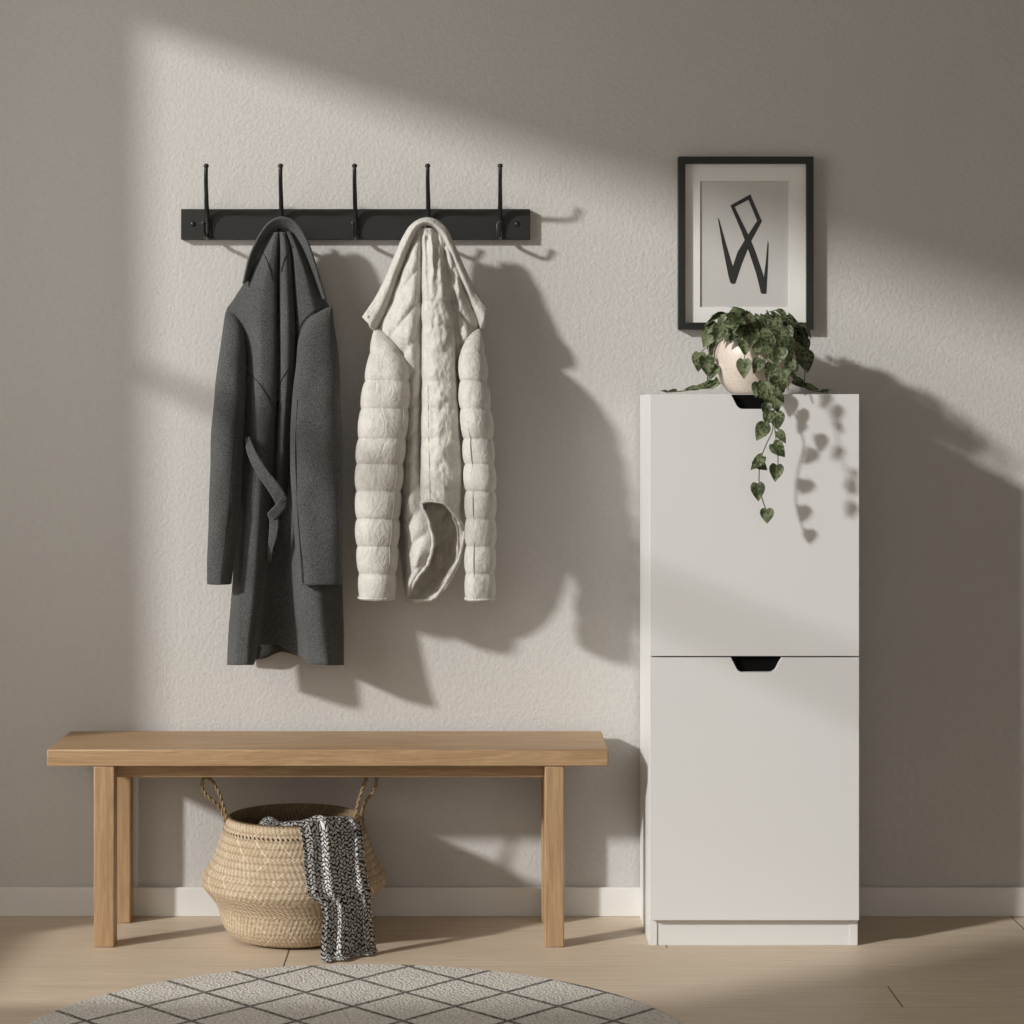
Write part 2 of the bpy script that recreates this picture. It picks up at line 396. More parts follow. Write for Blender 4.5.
def seam(name, path, W, mat, parent, r=.0011, lift=.0006):
    """a stitched line lying on a lofted surface W"""
    flat = W.reshape(-1, 3); X = flat[:, 0]; Z = flat[:, 2]; out = []
    t = np.array(path, float); s = np.concatenate([[0], np.cumsum(np.linalg.norm(np.diff(t, axis=0), axis=1))])
    for px, py in pchip(s, t, np.linspace(0, s[-1], 40)):
        q = P(px, py, .14); k = np.argmin((X - q.x) ** 2 + (Z - q.z) ** 2); d = -flat[k, 1]
        for _ in range(2):
            q = P(px, py, d + lift); k = np.argmin((X - q.x) ** 2 + (Z - q.z) ** 2); d = -flat[k, 1]
        out.append(P(px, py, d + lift))
    for _ in range(2):
        for k in range(1, len(out) - 1): out[k].y = (out[k-1].y + out[k].y * 2 + out[k+1].y) / 4
    bm = bmesh.new(); add_tube(bm, out, r, 6); return obj(name, bm, mat, parent)

# ------------------------------------------------------------------ the room
bm = bmesh.new(); add_box(bm, -1.85, 2.15, 0, .15, -.1, 3.1); struct('wall_back', bm, MAT['wall'])
bm = bmesh.new(); add_box(bm, -1.85, 2.15, -6.6, .15, -.1, 0); struct('floor', bm, MAT['floor'])
bm = bmesh.new(); add_box(bm, -1.85, 2.15, -6.6, .15, 3.1, 3.2); struct('ceiling', bm, MAT['ceiling'])
bm = bmesh.new(); add_box(bm, 2.0, 2.15, -6.6, 0, 0, 3.1); struct('wall_right', bm, MAT['wall'])
# left wall with a window, raking head and sill invented to trim the sun patch (y, z outline)
WX0, WX1 = -1.85, -1.70
OP = [(-.645, .33), (-1.33, .33), (-2.36, 1.05), (-2.36, 3.010), (-.622, 2.622)]
bm = bmesh.new()
def wallp(pts): add_prism(bm, pts, 0, WX0, WX1)
J0, J1 = OP[0][0], OP[2][0]
wallp([(0, 0), (J0, 0), OP[0], OP[4], (OP[4][0], 3.1), (0, 3.1)])
wallp([(J0, 0), (OP[1][0], 0), OP[1], OP[0]])
wallp([(OP[1][0], 0), (J1, 0), OP[2], OP[1]])
wallp([OP[4], OP[3], (J1, 3.1), (OP[4][0], 3.1)])
wallp([(J1, 0), (-6.6, 0), (-6.6, 3.1), (J1, 3.1)])
struct('wall_left', bm, MAT['wall'])
bm = bmesh.new()
def bar(a, b, w, x0=-1.80, x1=-1.74):
    a, b = Vector(a), Vector(b); t = (b - a).normalized(); nrm = Vector((-t.y, t.x)) * w / 2
    add_prism(bm, [tuple(a + nrm), tuple(b + nrm), tuple(b - nrm), tuple(a - nrm)], 0, x0, x1)
for k in range(5): bar(OP[k], OP[(k + 1) % 5], .03)
bar((-.622, 1.775), (-2.36, 1.885), .018)
struct('window_1', bm, MAT['trim'])
bm = bmesh.new(); add_box(bm, -1.70, 2.0, -.013, 0, 0, .0705, .0025); struct('baseboard_back', bm, MAT['trim'])
bm = bmesh.new(); add_box(bm, -1.70, -1.687, -6.6, -.013, 0, .0705, .0025); struct('baseboard_left', bm, MAT['trim'])

# ------------------------------------------------------------------ bench
t = thing('bench', 'long oak bench with four square legs standing against the plaster wall', 'bench', (-.338, -.18, 0))
obj('seat', box(-.975, .2985, -.330, -.030, .4109, .4494, bev=.0035), MAT['oak_x'], t)
for x0, x1 in ((-.869, -.8225), (.1535, .1975)):
    for y0, y1 in ((-.328, -.280), (-.083, -.037)):
        obj('leg', box(x0, x1, y0, y1, 0, .4109, bev=.003), MAT['oak_z'], t)
for y0, y1 in ((-.284, -.262), (-.072, -.050)):
    obj('apron', box(-.8225, .1535, y0, y1, .3790, .4109, bev=.0015), MAT['oak_x'], t)
for x0, x1 in ((-.856, -.834), (.165, .187)):
    obj('apron', box(x0, x1, -.262, -.072, .3790, .4109, bev=.0015), MAT['oak_y'], t)

# ------------------------------------------------------------------ shoe cabinet
CX0, CX1 = .392, .8665
t = thing('shoe_cabinet', 'tall narrow white shoe cabinet with two flap doors beside the bench', 'cabinet', ((CX0 + CX1) / 2, -.16, 0))
for x0, x1 in ((CX0, CX0 + .018), (CX1 - .018, CX1)):
    obj('side_panel', box(x0, x1, -.307, -.0135, 0, 1.2545, bev=.001), MAT['white'], t)
obj('top_panel', box(CX0 + .018, CX1 - .018, -.300, -.0135, 1.2365, 1.2545, bev=.001), MAT['white'], t)
obj('back_panel', box(CX0 + .018, CX1 - .018, -.020, -.0135, .06, 1.2365), MAT['white'], t)
obj('plinth', box(CX0 + .018, CX1 - .018, -.3045, -.287, 0, .0605, bev=.0008), MAT['white'], t)
def door(z0, z1):
    cx = .6335
    hw, hb, hd, r = .0575, .0405, .0335, .011
    # outline with a hand hole cut in its top edge
    pts = [(CX0, z0), (CX1, z0), (CX1, z1), (cx + hw, z1)]
    def corner(p0, p1, p2, r, n=6):
        p0, p1, p2 = map(Vector, (p0, p1, p2)); a = p1 + (p0 - p1).normalized() * r; b = p1 + (p2 - p1).normalized() * r
        return [tuple((a * (1 - s) + p1 * s) * (1 - s) + (p1 * (1 - s) + b * s) * s) for s in [k / n for k in range(n + 1)]]
    pts += corner((cx + hw, z1), (cx + hb, z1 - hd), (cx - hb, z1 - hd), r)
    pts += corner((cx + hb, z1 - hd), (cx - hb, z1 - hd), (cx - hw, z1), r)
    pts += [(cx - hw, z1), (CX0, z1)]
    bm = bmesh.new(); add_prism(bm, pts, 1, -.3265, -.309)
    bmesh.ops.recalc_face_normals(bm, faces=bm.faces[:])
    fs = [e for e in bm.edges if all(abs(v_.co.y + .3265) < 1e-5 for v_ in e.verts)]
    bmesh.ops.bevel(bm, geom=fs, offset=.0009, segments=2, affect='EDGES', profile=.5)
    d = obj('door', bm, MAT['white'], t, smooth=False)
    bm = bmesh.new(); add_box(bm, cx - .066, cx + .066, -.3085, -.3008, z1 - .042, min(z1, 1.2535)); obj('recess_shade_panel', bm, MAT['recess_shade'], d)  # added black panel, paints the shaded interior behind the hand hole
door(.6605, 1.2545); door(.0615, .6575)

# ------------------------------------------------------------------ coat rack
t = thing('coat_rack', 'black wall mounted coat rack with five tall iron hooks', 'coat rack', (-.292, -.01, 1.665))
obj('board', box(-.711, .1275, -.020, -.0005, 1.6283, 1.7015, bev=.0012), MAT['black'], t)
for hx, bend in ((-.6465, .0095), (-.4680, .006), (-.2915, .0035), (-.1165, .0005), (.0555, -.001)):
    up = smooth_path([(hx, -.021, 1.634), (hx, -.028, 1.675), (hx, -.043, 1.706), (hx + bend * .3, -.072, 1.728), (hx + bend * .7, -.112, 1.755), (hx + bend * .9, -.128, 1.772), (hx + bend, -.133, 1.793)], 26)
    lo = smooth_path([(hx, -.022, 1.640), (hx, -.040, 1.631), (hx, -.066, 1.632), (hx - .0015, -.083, 1.644), (hx - .002, -.089, 1.662)], 18)
    bm = bmesh.new(); add_tube(bm, up, [.0062 - .0016 * k / 25 for k in range(26)], 12); add_tube(bm, lo, .0047, 12)
    add_box(bm, hx - .0095, hx + .0095, -.0245, -.0195, 1.631, 1.668, .002)
    h = obj('hook', bm, MAT['iron'], t)
    for p in (up[-1], lo[-1]):
        bm = bmesh.new(); add_ball(bm, p, .0066, (1, 1, .85)); obj('hook_tip', bm, MAT['iron'], h)
for sx_ in (-.682, .0965):
    bm = bmesh.new(); add_ball(bm, Vector((sx_, -.020, 1.6655)), .0065, (1, .6, 1)); obj('screw', bm, MAT['iron'], t)

# ------------------------------------------------------------------ wool coat
t = thing('wool_coat', 'long dark grey wool coat hanging on the second rack hook from the left', 'coat', tuple(P(281, 300, .1)))
rows = [
 (232, [(272,.085),(274,.098),(276,.105),(278,.104),(279,.098),(280,.104),(283,.108),(285,.104),(286,.098),(287,.102),(290,.1),(292,.085)]),
 (250, [(262,.085),(267,.106),(272,.118),(277,.114),(279,.098),(281,.114),(285,.120),(289,.112),(291,.100),(293,.110),(297,.112),(302,.085)]),
 (280, [(246,.085),(255,.112),(266,.132),(275,.126),(278,.098),(281,.124),(286,.130),(291,.120),(293.5,.098),(296,.118),(306,.122),(317,.085)]),
 (311, [(226,.085),(243,.112),(262,.138),(275,.130),(278,.094),(281,.128),(287,.136),(293,.122),(295.5,.096),(298,.118),(312,.124),(331,.085)]),
 (350, [(230,.08),(247,.110),(262,.142),(275,.134),(278,.090),(281,.128),(287,.136),(294,.120),(296.5,.092),(300,.112),(315,.115),(335,.085)]),
 (400, [(234,.08),(249,.120),(261,.144),(274,.134),(277.5,.086),(280,.122),(285,.130),(291,.112),(294,.086),(299,.105),(315,.11),(336,.085)]),
 (450, [(237,.08),(249,.124),(259,.142),(270,.128),(275,.084),(278,.108),(282,.114),(288,.098),(291,.078),(298,.095),(315,.10),(338,.085)]),
 (520, [(236,.08),(246,.132),(257,.144),(266,.124),(272,.085),(275,.080),(279,.076),(283,.076),(287,.082),(296,.105),(316,.12),(340,.09)]),
 (600, [(231,.08),(240,.140),(251,.148),(260,.128),(265,.085),(269,.068),(276,.062),(285,.064),(293,.082),(301,.122),(318,.142),(343,.09)]),
 (640, [(228,.085),(237,.150),(247,.154),(255,.132),(258.5,.090),(262,.068),(274,.060),(288,.062),(300,.082),(307,.128),(322,.150),(344,.098)]),
 (665, [(227,.09),(236,.155),(246,.158),(253,.138,0),(256,.095,-6),(259,.068,-24),(272,.060,-22),(288,.062,-14),(303,.086,-6),(311,.136,-1),(326,.155,0),(344,.102)])]
rows = [(y, [((x, d - (.012 if k in (4, 8) and 240 < y < 520 else 0) + .022 * max(0, y - 280) / 400, q[2]) if len(q) > 2 else (q[0], q[1] - (.012 if k in (4, 8) and 240 < y < 520 else 0) + .022 * max(0, y - 280) / 400)) for k, q in enumerate(c) for x, d in [q[:2]]]) for y, c in rows]
i_ = [r[0] for r in rows].index(280); A_, B_ = rows[i_][1], rows[i_ + 1][1]
rows[i_ + 1:i_ + 1] = [(280 + 31 * f, [(a[0] * (1 - f) + b[0] * f, a[1] * (1 - f) + b[1] * f) for a, b in zip(A_, B_)]) for f in (.33, .66)]
G = cloth_grid(rows, 110, 150)
body, WB = shell('body', G, MAT['wool'], t, .008, wr=.004, wscale=14)
# inner back panel seen between the fronts at the hem
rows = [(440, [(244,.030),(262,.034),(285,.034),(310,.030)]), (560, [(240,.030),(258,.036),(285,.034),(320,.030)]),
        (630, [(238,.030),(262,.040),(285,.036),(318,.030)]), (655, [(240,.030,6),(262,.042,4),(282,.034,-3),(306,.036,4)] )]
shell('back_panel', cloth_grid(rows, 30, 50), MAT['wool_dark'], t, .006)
L = [(312,225.5,230,.092,.010),(317,224.6,237,.098,.016),(325,223.6,241.5,.104,.023),(338,222,244.5,.110,.031),(355,219.5,245.8,.117,.038),(380,216.5,246,.123,.044),(430,212,243.5,.132,.046),(500,209.5,240.5,.138,.042),(583,207,231.5,.142,.034)]
L = [(a, b, c_, d + .022 * max(0, a - 300) / 400, e) for a, b, c_, d, e in L]
sl, QL, pL = sleeve('sleeve', L, MAT['wool'], t, wr=.006, sq=2.25)
R_ = [(307.5,327,332,.100,.010),(311,319,333,.106,.018),(317,310.5,333.6,.113,.026),(328,302.5,335,.122,.034),(342,297.5,336.6,.130,.040),(365,295.5,338.6,.138,.044),(400,292.5,341,.145,.047),(450,290,342.5,.150,.046),(500,292,343,.155,.044),(583,298.5,342.5,.16,.038)]
R_ = [(a, b, c_, d + .022 * max(0, a - 300) / 400, e) for a, b, c_, d, e in R_]
sr, QR, pR = sleeve('sleeve', R_, MAT['wool'], t, wr=.006, sq=2.25)
def sleeve_line(Q, py_, f0, f1, y0, y1, name, mat, parent, lift=.0006, r=.0011, sq=2.6, n=40, puff=None):
    out = []
    for k in range(n):
        s = k / (n - 1); y = y0 + (y1 - y0) * s; f = f0 + (f1 - f0) * s
        j = np.argmin(abs(py_ - y)); xl, xr, dc, dr = Q[j]; ex = 2 * f - 1
        st = (max(0, 1 - abs(ex) ** sq)) ** (1 / sq); x = xl + (xr - xl) * f
        a = P((xl + xr) / 2, y, dc); sc = (-CAM_Y - dc) / F
        k_ = 0.0 if puff is None else puff(y)
        out.append(Vector((a.x + ex * ((xr - xl) / 2 * sc + k_), a.y - st * (dr + k_ * 1.5) - lift, a.z)))
    bm = bmesh.new(); add_tube(bm, out, r, 6); return obj(name, bm, mat, parent)
sleeve_line(QL, pL, .80, .62, 400, 582, 'seam', MAT['seam_dark'], sl, lift=.002, sq=2.25)
sleeve_line(QR, pR, .13, .12, 400, 582, 'seam', MAT['seam_dark'], sr, lift=.002, sq=2.25)
for path in ([(227,312),(236,319.5),(243,330),(246.5,348),(247,366)], [(330,307.5),(321,308.5),(310,314),(301,325),(297,338),(295.5,352)],
             [(247,372),(258,382),(267,396),(274,412)], [(263,252),(269,266),(273,281)], [(293,246),(285,258),(281,272)], [(291,366),(283,377),(280,384)]):
    W_ = WB; seam('seam', path, W_, MAT['seam_dark'], t, r=.0012, lift=.0012)
ribbon('collar', [(244,284),(249,261),(256,243),(264,229),(272,221),(281,217.5),(290,219.5),(299,227),(307,242),(314,262),(319,280),(325,300)],
       [(250,279),(257,259),(264,247),(270,239),(275,233),(281,231),(287,232),(293,237),(299,248),(304,261),(310,277),(319,297)],
       .116, .104, .076, MAT['wool'], t, thick=.005, wr=.002)
# half belt: a strip that swings across the front and folds back on itself
def strip(name, ctr, tilt=0.0):
    c = np.array(ctr, float); cc = pchip(np.arange(len(c)), c, np.linspace(0, len(c) - 1, 50)); tg = np.gradient(cc, axis=0); G = np.zeros((50, 7, 3))
    for j in range(50):
        tx, ty = tg[j, :2] / (np.linalg.norm(tg[j, :2]) + 1e-9)
        for k in range(7):
            o = (k / 6 - .5) * 2; G[j, k] = (cc[j, 0] + ty * o * cc[j, 3], cc[j, 1] - tx * o * cc[j, 3], cc[j, 2] + .010 + tilt * o)
    shell(name, G, MAT['wool'], t, .003, wr=.002, wscale=30)
strip('belt', [(247,437,.150,2.2),(250,449,.164,4.0),(256,462,.174,5.0),(264,475,.178,5.6),(273,487,.176,6.2),(279,496,.170,6.6),(282,502,.164,6.2)], .003)
strip('belt_fold', [(285,497,.166,3.0),(281,506,.162,5.0),(275,513,.157,5.2),(271,517,.152,4.6)], -.004)
strip('belt_end', [(270,512,.150,3.2),(274,522,.146,4.6),(273,535,.140,4.2),(270,550,.130,2.8),(269,562,.120,1.6)], .002)

# ------------------------------------------------------------------ puffer jacket
t = thing('puffer_jacket', 'cream quilted puffer jacket hanging on the fourth rack hook from the left', 'jacket', tuple(P(427, 330, .12)))
QP = [228, 300, 326, 353, 381, 409, 438.7, 464, 491, 518.5, 546, 573.5, 601]
def qphase(py):
    k = np.searchsorted(QP, py) - 1
    if k < 0 or k >= len(QP) - 1: return 0.0
    return (py - QP[k]) / (QP[k + 1] - QP[k])
def puffS(py):
    if py < 326: return 0.0
    return .0062 * (abs(math.sin(PI * qphase(py))) ** .45 - .70) * min(1, (py - 326) / 40)
def puffL(px, py, u, v):
    e = 0.015 * (math.sin(PI * min(max(u, 0), 1)))
    dg = abs(math.sin(PI * ((py - 60) + (px - 400) * 1.25) / 33)) ** .4
    a = e * dg if py < 400 else e * (abs(math.sin(PI * qphase(py + (px - 410) * .8))) ** .5)
    return .8 * a - .004 + .005 * mnoise.noise(Vector((px / 9, py / 16, 0)))
def puffR(px, py, u, v):
    a = .006 * abs(math.sin(PI * qphase(py))) ** .5 if py > 300 else .006
    if u > .72: a = .010 * abs(math.sin(PI * ((py - 60) - (px - 470) * 1.1) / 33)) ** .5
    pl = .006 * math.sin((px - 421 - (py - 230) * .03) * 2 * PI / 8.5) * max(0, 1 - (py - 228) / 90) if py > 236 else 0
    return a + pl + .006 * mnoise.noise(Vector((px / 10, py / 14, 4.0))) + .003 * mnoise.noise(Vector((px / 4, py / 6, 9.0)))
rows = [
 (228, [(414,.10),(417,.118),(420,.125),(424,.118)]), (260, [(402,.11),(409,.138),(416,.148),(424,.130)]), (300, [(386,.12),(399,.15),(413,.165),(425,.140)]),
 (330, [(375.5,.12),(392,.15),(410,.17),(425,.142)]), (370, [(381,.12),(399,.150),(413,.165),(425,.140)]), (430, [(390,.11),(404,.145),(414,.168),(425,.140)]),
 (480, [(394,.11),(404,.15),(413,.17),(424,.15)]), (503, [(396,.11),(405,.16),(414,.18),(422,.185)]), (520, [(397,.11),(406,.165),(418,.186),(428,.19)]),
 (545, [(399,.11),(408,.165),(421,.190),(433,.195)]), (562, [(401,.11),(408,.165),(419,.188),(429,.19)]), (580, [(403,.11),(407,.16),(412,.178),(417,.18)]), (599, [(405,.11),(406,.14),(407,.15),(408.5,.14)])]
lf, WL = shell('left_front', cloth_grid(rows, 44, 170), MAT['puff'], t, .010, puff=puffL, wr=.003, wscale=40)
rows = [
 (228, [(421,.115),(425,.130),(429,.133),(432,.13),(435,.12),(437,.115),(440,.10)]),
 (260, [(420.5,.125),(425,.152),(433,.164),(440,.155),(446,.138),(451,.142),(457,.115)]),
 (300, [(420,.130),(424,.166),(435,.186),(446,.174),(453,.148),(461,.152),(471,.125)]),
 (330, [(420,.132),(424,.170),(437,.194),(450,.182),(457,.148),(466,.156),(479,.125)]),
 (370, [(420.5,.132),(424,.176),(439,.204),(453,.190),(459,.148),(468,.145),(480,.12)]),
 (430, [(419.5,.138),(423,.184),(442,.214),(458,.192),(463,.148),(470,.14),(482,.12)]),
 (480, [(419.5,.150),(423,.194),(442,.224),(460,.195),(464.5,.148),(470,.13),(476,.115)]),
 (500, [(421,.185,3),(429,.216,0),(441,.226,2),(455,.206,15),(464,.165,32),(465.5,.14,38),(467,.125,40)])]
rf, WR = shell('right_front', cloth_grid(rows, 84, 150), MAT['puff'], t, .008, puff=puffR, wr=.003, wscale=40)
rows = [
 (470, [(419,.125),(428,.125),(434,.11),(447,.115),(463,.135)]), (495, [(418,.125),(427,.135),(433,.108),(447,.118),(463,.148)]), (530, [(412,.115),(427,.128),(434,.098),(450,.118),(464,.160)]), (560, [(405,.115),(421,.118),(430,.096),(444,.118),(458,.160)]),
 (580, [(404,.118),(415,.112),(424,.105),(437,.124),(449,.158)]), (595, [(405,.13),(411,.125),(420,.124),(429,.134),(439,.15)]), (602, [(411,.14),(414,.14),(418,.139),(423,.14),(429,.142)])]
def puffI(px, py, u, v): return .006 * abs(math.sin(PI * ((py - 60) + (px - 430) * 1.0) / 26)) ** .5 + .006 * mnoise.noise(Vector((px / 9, py / 11, 2)))
shell('lining', cloth_grid(rows, 40, 70), MAT['puff_lining'], t, .008, puff=puffI)
hem = [(421,503,.188),(430,500.5,.219),(441,502,.229),(455,515,.209),(464,531,.168),(461,552,.165),(452,571,.163),(441,590,.155),(430,600,.146),(416,600.5,.146),(408,597,.146),(417,579,.186),(429,561,.196),(433,545,.200),(428,520,.196),(422,506,.192)]
pts = smooth_path([P(*q) for q in hem] + [P(*hem[0])], 150)[:-1]
for k, p in enumerate(pts): p.y -= .0025 * mnoise.noise(p * 70); p.x += .002 * mnoise.noise(p * 60 + Vector((5, 5, 5)))
bm = bmesh.new(); add_tube(bm, pts, [.0040 + .0014 * mnoise.noise(Vector((k * .45, 0, 0))) for k in range(len(pts))], 10, closed=True); obj('hem', bm, MAT['puff'], t)
SL = [(328,374.5,379.5,.120,.010),(332,373.2,385,.126,.016),(339,371.8,392.5,.134,.024),(350,369.6,401,.144,.033),(364,366.8,407,.152,.041),(380,364,409.6,.158,.046),(395,362,410.5,.162,.048),(430,357.5,407.5,.166,.050),(480,355.5,402.5,.168,.048),(540,356,398.5,.17,.046),(599,358.5,395,.172,.040)]
s1, QL, pL = sleeve('sleeve', SL, MAT['puff'], t, nv=220, nu=44, puff=puffS, wr=.007, sq=2.3)
SR = [(329,477,481,.135,.010),(333,471.5,482,.150,.020),(341,465.5,483.3,.165,.032),(356,459,485.6,.182,.042),(390,459.5,488.8,.196,.048),(430,461.5,492.8,.203,.050),(470,464,495,.208,.048),(540,465,496,.21,.046),(600,465,494.5,.212,.040)]
s2, QR, pR = sleeve('sleeve', SR, MAT['puff'], t, nv=220, nu=44, puff=puffS, wr=.007, sq=2.3)
sleeve_line(QL, pL, .90, .80, 410, 597, 'seam', MAT['puff_seam'], s1, lift=.0006, sq=2.3, puff=puffS, n=150, r=.0009)
sleeve_line(QR, pR, .25, .30, 420, 598, 'seam', MAT['puff_seam'], s2, lift=-.0002, sq=2.3, puff=puffS, n=150, r=.0009)
for Q_, p_, s_ in ((QL, pL, s1), (QR, pR, s2)):
    xl, xr, dc, dr = Q_[-1]; a = P((xl + xr) / 2, p_[-1] - 1.5, dc); sc = (-CAM_Y - dc) / F; ring = []
    for k in range(40):
        th = 2 * PI * k / 40; ct, st = math.cos(th), math.sin(th)
        ring.append(Vector((a.x + math.copysign(abs(ct) ** (2/2.3), ct) * ((xr - xl) / 2 * sc - .001), a.y - math.copysign(abs(st) ** (2/2.3), st) * (dr - .002), a.z)))
    bm = bmesh.new(); add_tube(bm, ring, .0034, 8, closed=True); obj('cuff', bm, MAT['puff'], s_)
seam('seam', [(428,385),(428.5,430),(429.5,470),(430,498)], WR, MAT['puff_seam'], t, r=.0008, lift=.0003)
ribbon('collar', [(362,317),(374,299),(386,276),(394,256),(402,238),(410,225.5),(419,219),(427,217),(436,219),(445,226),(454,243),(462,261),(471,281),(479,296),(489,308)],
       [(376,332),(385,314),(395,289),(403,267),(410,249),(416,234),(421,227.5),(427,225.5),(433,227.5),(439,234),(447,251),(455,271),(463,291),(471,311),(480,331)],
       .140, .152, .130, MAT['puff'], t, n=90, thick=.010, wr=.005)
for px, py in ((368.5, 317), (484, 311)):
    bm = bmesh.new(); q = P(px, py, .148); add_ball(bm, q, .0042, (1, .5, 1)); obj('snap_button', bm, MAT['puff_seam'], t)

# ------------------------------------------------------------------ framed print
FX0, FX1, FZ0, FZ1 = .4830, .8075, 1.412, 1.827
t = thing('framed_picture', 'black framed abstract brush stroke print hanging on the wall above the potted plant', 'picture', ((FX0 + FX1) / 2, 0, FZ0))
bm = bmesh.new(); w_ = .0168
add_box(bm, FX0, FX0 + w_, -.026, -.001, FZ0, FZ1, .0008); add_box(bm, FX1 - w_, FX1, -.026, -.001, FZ0, FZ1, .0008)
add_box(bm, FX0 + w_ - .001, FX1 - w_ + .001, -.0258, -.001, FZ0, FZ0 + w_, .0008); add_box(bm, FX0 + w_ - .001, FX1 - w_ + .001, -.0258, -.001, FZ1 - w_, FZ1, .0008)
obj('frame', bm, MAT['frame'], t)
obj('print', box(FX0 + w_, FX1 - w_, -.0078, -.004, FZ0 + w_, FZ1 - w_), MAT['paper'], t)
ax0, ax1 = P(700, 181, .012).x, P(789, 181, .012).x; az0, az1 = P(700, 307, .012).z, P(700, 181, .012).z
bm = bmesh.new()
add_box(bm, FX0 + w_, ax0, -.0115, -.0082, FZ0 + w_, FZ1 - w_); add_box(bm, ax1, FX1 - w_, -.0115, -.0082, FZ0 + w_, FZ1 - w_)
add_box(bm, ax0, ax1, -.0115, -.0082, FZ0 + w_, az0); add_box(bm, ax0, ax1, -.0115, -.0082, az1, FZ1 - w_)
obj('mat_board', bm, MAT['matboard'], t, smooth=False)
bm = bmesh.new()
strokes = [[(211,284),(217,291),(242,380),(268,466),(275,525),(266,527),(257,522),(249,492),(229,390)],
 [(257,522),(266,527),(276,524),(300,452),(331,375),(373,297),(365,293),(356,294),(318,352),(283,410),(263,470)],
 [(373,297),(365,300),(356,297),(322,215),(330,198)],
 [(331,198),(327,217),(271,246),(257,239),(262,236)],
 [(257,239),(271,240),(327,354),(347,402),(377,490),(389,561),(378,563),(369,560),(352,490),(322,400),(298,335)],
 [(394,366),(397,380),(394,470),(389,562),(378,562),(377,520),(386,450)]]
for k, s in enumerate(strokes):
    vs = []
    for zx, zy in s:
        q = P(660 + zx / 3.6556, 140 + zy / 3.6556, .0081); q.y = -.0080 - .00006 * k; vs.append(bm.verts.new(q))
    f = bm.faces.new(vs); bmesh.ops.triangulate(bm, faces=[f])
obj('brush_strokes', bm, MAT['ink'], t, smooth=False)
bm = bmesh.new(); bmesh.ops.create_grid(bm, x_segments=1, y_segments=1, size=.5)
for v_ in bm.verts: v_.co = Vector((FX0 + w_ + (v_.co.x + .5) * (FX1 - FX0 - 2 * w_), -.0145, FZ0 + w_ + (v_.co.y + .5) * (FZ1 - FZ0 - 2 * w_)))
obj('glass_pane', bm, MAT['glass'], t, smooth=False)

# ------------------------------------------------------------------ basket
BX, BY = -.4225, -.222
t = thing('belly_basket', 'woven seagrass belly basket with two rope handles under the bench', 'basket', (BX, BY, 0))
prof = [(.0, .003), (.118, .003), (.140, .008), (.156, .022), (.167, .042), (.173, .065), (.179, .082), (.190, .099), (.205, .117), (.2125, .131), (.213, .141), (.206, .154), (.193, .175), (.181, .203), (.171, .232), (.163, .253), (.156, .270), (.1535, .281)]
pp = smooth_path([Vector((r, 0, z)) for r, z in prof], 220)
ln_ = [0.0]
for a, b in zip(pp[:-1], pp[1:]): ln_.append(ln_[-1] + (b - a).length)
inner_ = smooth_path([Vector((r, 0, z)) for r, z in [(.1535, .281), (.150, .2845), (.1455, .281), (.147, .268), (.160, .235), (.182, .176), (.200, .142), (.194, .118), (.170, .085), (.158, .045), (.140, .018), (.0, .016)]], 60)
def lathe(name, prof_, lens, mat, ripple, parent, n=144):
    bm = bmesh.new(); uvl = bm.loops.layers.uv.new('UVMap'); rings = []
    for j, p in enumerate(prof_):
        rp = ripple(p, lens[j])
        rings.append([bm.verts.new((BX + max(.0005, p.x + rp) * math.cos(k * 2 * PI / n), BY + max(.0005, p.x + rp) * math.sin(k * 2 * PI / n), p.z)) for k in range(n)])
    for j in range(len(rings) - 1):
        for k in range(n):
            f = bm.faces.new((rings[j][k], rings[j][(k + 1) % n], rings[j + 1][(k + 1) % n], rings[j + 1][k]))
            for lp, (kk, jj) in zip(f.loops, ((k, j), (k + 1, j), (k + 1, j + 1), (k, j + 1))):
                lp[uvl].uv = (kk / n * 1.152, lens[jj])
    return obj(name, bm, mat, parent)
LT = ln_[-1]
def rip(p, s):
    if p.z < .012: return 0
    return .0036 * (abs(math.sin(PI * s / .0165)) ** .7 - .6) if p.z > .14 else .0004 * math.sin(2 * PI * s / .0125)
lathe('woven_body', pp, [s - LT + .3655 for s in ln_], MAT['basket'], rip, t)
li = [0.0]
for a, b in zip(inner_[:-1], inner_[1:]): li.append(li[-1] + (b - a).length)
lathe('inside', inner_, [-s - .05 for s in li], MAT['basket_in'], lambda p, s: .0015 * math.sin(2 * PI * s / .0125), t)
def rope(path, name='handle'):
    pts = smooth_path(path, 90); bm = bmesh.new()
    for ph in (0, PI):
        strand = []
        for k, p in enumerate(pts):
            tt = (pts[min(k + 1, 89)] - pts[max(k - 1, 0)]).normalized(); a = Vector((0, 1, 0)); b = tt.cross(a).normalized(); th = k * .75 + ph
            strand.append(p + (a * math.cos(th) + b * math.sin(th)) * .0022)
        add_tube(bm, strand, .0025, 7)
    return obj(name, bm, MAT['rope'], t)
rope([P(228,836,.245), P(227.5,824,.243), P(224,808,.245), P(219,793,.246), P(212,781,.245), P(207,777.5,.243), P(203,779,.240), P(202,785,.238), P(205,793,.236), P(212,800,.234), P(219,807,.230), P(224,816,.228), P(226,826,.224), P(226,838,.222)])
rope([P(363,836,.225), P(363,826,.224), P(362,815,.226), P(365,803,.228), P(372,793,.230), P(376,785,.232), P(376.5,777,.234), P(373,771.5,.236), P(369,772,.238), P(366,780,.240), P(361,794,.242), P(357,808,.243), P(355.5,820,.242), P(356,834,.240)])

# ------------------------------------------------------------------ throw blanket
t = thing('throw_blanket', 'black and white flecked knit throw draped over the front rim of the basket', 'blanket', (-.31, -.40, .01))
nu, nv = 70, 150
